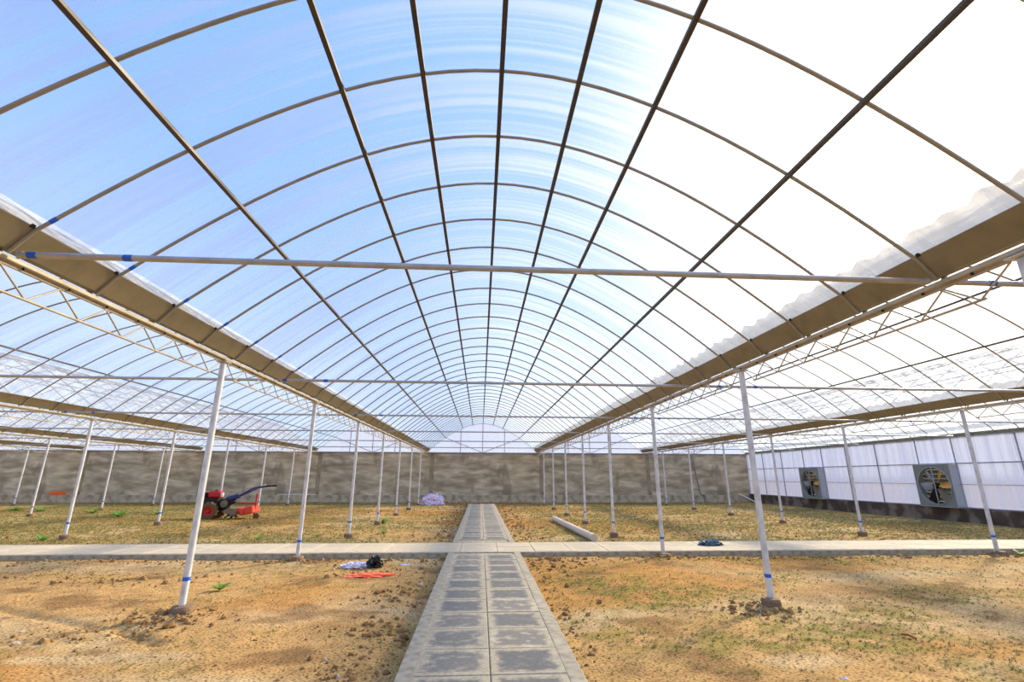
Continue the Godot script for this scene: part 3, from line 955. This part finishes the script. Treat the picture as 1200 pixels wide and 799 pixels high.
	cv.box(Vector3(0.98, 0.40, 0), Vector3(0.36, 0.30, 0.84), Basis(Vector3.BACK, 0.18), 0.03)
	put("rear_cover", cv.mesh(), M.orange_paint, o)
	put("drawbar", one_box(Vector3(0.78, 0.07, 0.08), 0.01), M.red_paint, o, moved(Vector3(0.74, 0.66, 0.0)))
	put("depth_post", one_box(Vector3(0.06, 1.05, 0.06), 0.01), M.red_paint, o, Transform3D(Basis(Vector3.BACK, -0.02), Vector3(1.14, 0.55, 0.1)))
	var tw := Mb.new()
	tw.lathe(Vector3(1.24, 0.14, 0.1), Vector3.BACK, [[0.0, -0.05], [0.12, -0.05], [0.12, 0.05], [0.0, 0.05]], 16)
	put("tail_wheel", tw.mesh(), M.muddy_tyre, o)

func heap(size: Vector3, seed_: int, freq := 2.2, rough := 0.5, rings := 18) -> ArrayMesh:      # crumpled sheet
	var m := Mb.new()
	var f := noise(seed_, freq, 3, FastNoiseLite.TYPE_SIMPLEX)
	f.fractal_type = FastNoiseLite.FRACTAL_RIDGED
	var pos := []
	for a in rings + 1:
		var th := PI * 0.5 * a / rings
		for b in rings * 2 + 1:
			var ph := TAU * (b % (rings * 2)) / (rings * 2)
			var q := Vector3(sin(th) * cos(ph), cos(th), sin(th) * sin(ph))
			var k := 1.0 + rough * (0.5 * f.get_noise_3dv(q) - 0.1)
			pos.append(q * size * k + Vector3(0, -0.02, 0))
	var cols := rings * 2 + 1
	for a in rings:
		for b in rings * 2:
			var p0: Vector3 = pos[a * cols + b]
			var p1: Vector3 = pos[a * cols + b + 1]
			var p2: Vector3 = pos[(a + 1) * cols + b]
			var p3: Vector3 = pos[(a + 1) * cols + b + 1]
			if a > 0: m.tri(p0, p1, p2, p0 + p1 + p2)
			m.tri(p2, p1, p3, p1 + p2 + p3)
	return m.mesh()

func on_soil(x: float, z: float, dy := 0.0) -> Transform3D:
	return moved(Vector3(x, ground(x, z) + dy, z))

func odds() -> void:
	tag(put("sheet_bundle", heap(Vector3(0.74, 0.66, 0.45), 601, 1.1, 0.6, 22), M.woven_sheet, null, on_soil(-3.15, -33.0)), "crumpled white and lilac sheet bundle with red print, by the back wall", "bundle")
	var o := thing("rubbish_bag", Vector3(-2.42, ground(-2.42, -10.7), -10.7))
	tag(o, "white bag scraps with a black plastic bag, left of the walkway", "bag")
	put("white_part", heap(Vector3(0.28, 0.10, 0.18), 602, 2.0, 0.8, 12), M.white_bag, o, moved(Vector3(-0.18, 0, 0)))
	put("black_part", heap(Vector3(0.16, 0.20, 0.14), 603, 2.0, 0.7, 12), M.black_bag, o, moved(Vector3(0.20, 0, 0.02)))
	tag(put("orange_sheet", heap(Vector3(0.46, 0.055, 0.20), 604, 1.6, 0.9, 14), M.orange_plastic, null, on_soil(-2.12, -9.9)), "flat orange plastic sheet on the soil left of the walkway", "plastic sheet")
	tag(put("white_scrap", heap(Vector3(0.14, 0.03, 0.09), 605, 1.6, 0.9, 8), M.white_bag, null, on_soil(-1.62, -10.85)), "thin white plastic scrap between the black bag and the walkway", "scrap")
	tag(put("white_scrap", heap(Vector3(0.045, 0.03, 0.035), 606, 1.6, 0.9, 8), M.white_bag, null, on_soil(3.236, -4.86)), "small white scrap on the soil at the bottom right", "scrap")
	tag(put("crumpled_cloth", heap(Vector3(0.27, 0.11, 0.2), 607, 2.4, 0.9, 16), M.teal_cloth, null, moved(Vector3(5.6, 0.184, -12.45))), "crumpled blue-grey cloth lying on the pale cross walkway", "cloth")
	tag(put("orange_heap", heap(Vector3(0.55, 0.22, 0.045), 608, 2.4, 0.8, 12), M.orange_net, null, moved(Vector3(-28.9, 0.52, WALL_Z + 0.075))), "orange net heap lying on the wall ledge at far left", "heap")
	# the pale pole
	var p := Mb.new()
	var a := Vector3(2.96, ground(2.96, -21.0) + 0.10, -21.0)
	var b := Vector3(3.12, ground(3.12, -14.4) + 0.10, -14.4)
	var path := PackedVector3Array()
	for k in 9: path.append(a.lerp(b, k / 8.0) + Vector3(0, 0.004 * sin(k * 2.0), 0))
	p.pipe(path, 0.105, 16)
	tag(put("concrete_pole", p.mesh(), M.pole_concrete), "pale round pole lying on the grass right of the walkway", "pole")
	# downpipe on the back wall
	var d := Mb.new()
	d.pipe(PackedVector3Array([Vector3(15.75, 3.40, WALL_Z + 0.10), Vector3(16.12, 0.60, WALL_Z + 0.14), Vector3(16.16, 0.55, WALL_Z + 0.15), Vector3(16.40, 0.53, WALL_Z + 0.16), Vector3(16.43, 0.49, WALL_Z + 0.16), Vector3(16.43, 0.03, WALL_Z + 0.16)]), 0.05, 10)
	tag(put("downpipe", d.mesh(), M.pipe_steel), "slanting grey downpipe on the back wall at right", "pipe")
	tag(put("loose_pipe", one_rod(Vector3(19.0, 0.62, WALL_Z + 0.2), Vector3(19.75, 0.06, -35.2), 0.045, 10), M.white_paint), "pale loose pipe leaning in the right back corner", "pipe")
	tag(put("ledge_pipe", one_rod(Vector3(-14.3, 0.53, WALL_Z + 0.06), Vector3(-11.6, 0.53, WALL_Z + 0.06), 0.03, 8), M.white_paint), "thin white pipe lying on the back wall ledge behind the tractor", "pipe")
	var tw := Mb.new()
	var g := ground(4.84, -5.9)
	tw.pipe(PackedVector3Array([Vector3(4.82, g + 0.01, -6.02), Vector3(4.835, g + 0.025, -5.93), Vector3(4.85, g + 0.012, -5.84)]), 0.011, 6)
	tag(put("dry_twig", tw.mesh(), M.dry_twig), "short dry brown twig on the soil at the lower right", "twig")
	# weeds
	var weeds := [[-4.26, -8.75, 0.2, "small bright green weed alone on bare soil near the nearest left post"], [-16.0, -23.5, 0.62, "largest green weed on the left bed, below the back wall"], [-15.3, -25.0, 0.5, "green weed just right of the largest weed on the left bed"], [-18.7, -25.6, 0.5, "green weed behind the second-row post, left of the largest weed"], [-22.5, -27.4, 0.5, "green weed between the leftmost far posts"], [-23.8, -27.5, 0.55, "green weed at the left picture edge before the back wall"], [-5.02, -15.9, 0.22, "low weed behind the cross walkway, right of the second left post"], [-6.5, -15.4, 0.2, "low weed behind the cross walkway, left of the second left post"], [-3.9, -20.2, 0.45, "green weed at the foot of the fourth post left of the walkway"], [-3.2, -16.8, 0.26, "flat dark green weed left of the walkway behind the crossing"], [12.5, -11.3, 0.2, "green weed tuft at the post foot near the right picture edge"], [-12.4, -15.3, 0.3, "green weed at the foot of the nearest second-row left post"]]
	for k in weeds.size():
		var w: Array = weeds[k]
		tag(put("weed_plant", weed_mesh(700 + k, w[2]), M.weed, null, on_soil(w[0], w[1])), w[3], "weed", "weeds on the soil beds")

func weed_mesh(seed_: int, size: float) -> ArrayMesh:
	var m := Mb.new()
	var r := RandomNumberGenerator.new()
	r.seed = seed_
	for k in 18:
		var a := k * 2.4 + r.randf() * 0.6
		var out := Vector3(cos(a), 0, sin(a))
		var side := Vector3(-sin(a), 0, cos(a))
		var l := size * r.randf_range(0.55, 1.0)
		var up := r.randf_range(0.45, 1.2)
		var w := l * 0.17
		var pts := []
		for j in 5:
			var t := j / 4.0
			var c := out * l * t + Vector3.UP * (l * up * (t - 0.55 * t * t) + 0.01)
			var ww := w * sin(PI * clampf(t * 0.92 + 0.08, 0, 1))
			pts.append(c - side * ww); pts.append(c + Vector3.DOWN * ww * 0.25); pts.append(c + side * ww)
		m.grid(pts, 3)
	return m.mesh()

# ------------------------------------------------------------------
func _ready() -> void:
	rng.seed = 7
	# camera, sky, sun, exposure
	var cam := Camera3D.new()
	cam.name = "camera"
	add_child(cam)
	cam.position = Vector3(-0.1296, 1.7708, 0.0)
	cam.basis = Basis.from_euler(Vector3(0.2764, -0.0629, 0.003))
	cam.fov = 70.93
	cam.near = 0.05
	cam.far = 400.0
	cam.current = true
	var sky_mat := ProceduralSkyMaterial.new()
	sky_mat.sky_top_color = Color(0.45, 0.67, 1.0)
	sky_mat.sky_horizon_color = Color(0.88, 0.93, 0.98)
	sky_mat.sky_curve = 0.27
	sky_mat.sky_energy_multiplier = 1.15
	sky_mat.ground_bottom_color = Color(0.42, 0.36, 0.28)
	sky_mat.ground_horizon_color = Color(0.62, 0.58, 0.50)
	sky_mat.sun_angle_max = 43.0
	sky_mat.sun_curve = 0.6
	var sky := Sky.new()
	sky.sky_material = sky_mat
	var env := Environment.new()
	env.background_mode = Environment.BG_SKY
	env.sky = sky
	env.tonemap_mode = Environment.TONE_MAPPER_LINEAR
	env.tonemap_exposure = 0.97
	env.sdfgi_enabled = true
	env.ssao_enabled = true
	env.ssil_enabled = true
	var we := WorldEnvironment.new()
	we.name = "environment"
	we.environment = env
	add_child(we)
	var sun := DirectionalLight3D.new()
	sun.name = "sun"
	add_child(sun)
	var az := deg_to_rad(54.0)
	var el := deg_to_rad(30.0)
	var from := Vector3(sin(az) * cos(el), sin(el), -cos(az) * cos(el))
	sun.look_at_from_position(from * 50.0, Vector3.ZERO, Vector3.UP)
	sun.light_color = Color(1.0, 0.93, 0.80)
	sun.light_energy = 3.35
	sun.light_angular_distance = 7.0
	sun.shadow_enabled = true

	n_big = noise(1, 0.12, 3)
	n_mid = noise(2, 0.9, 3)
	n_small = noise(3, 4.5, 3)
	make_materials()
	var rp: StandardMaterial3D = M.plinth.duplicate()
	rp.albedo_color = Color(0.70, 0.63, 0.51)
	M["render_plain"] = rp
	sample_profile(72)

	# the large structure
	var fl := thing("floor", Vector3.ZERO)
	tag(fl, "bare sandy soil beds with patches of short grass", "soil", "", "structure")
	bed(-12.5, -0.79, -11.5, -2.4, 0.055, false, fl)
	bed(0.77, 13.5, -11.5, -2.4, 0.055, false, fl)
	bed(-36.0, -0.79, -36.3, -13.18, 0.14, true, fl)
	bed(0.77, 20.0, -36.3, -13.18, 0.14, true, fl)
	bed(-0.80, 0.78, -36.3, -31.45, 0.14, true, fl)
	bed(-36.0, -12.45, -11.5, 4.0, 0.4, false, fl)
	bed(13.45, 20.0, -11.5, 4.0, 0.4, false, fl)
	bed(-12.5, 13.5, -2.45, 4.0, 0.4, false, fl)
	var outm := Mb.new()
	outm.quad(Vector3(-200, -0.3, 60), Vector3(200, -0.3, 60), Vector3(200, -0.3, -220), Vector3(-200, -0.3, -220), Vector3.UP)
	tag(put("outside_ground", outm.mesh(), M.outside_soil), "bare ground outside the greenhouse", "ground", "", "structure")
	walkways()
	back_wall()
	side_walls()
	roofs()
	gutters()
	trusses()
	ties()
	posts()
	# objects
	fan(-20.55, "large square exhaust fan nearest the camera in the film side wall")
	fan(-28.72, "square exhaust fan farther away, near the back corner of the film side wall")
	tractor()
	odds()
	# small details
	clods(fl)
	grass(fl)
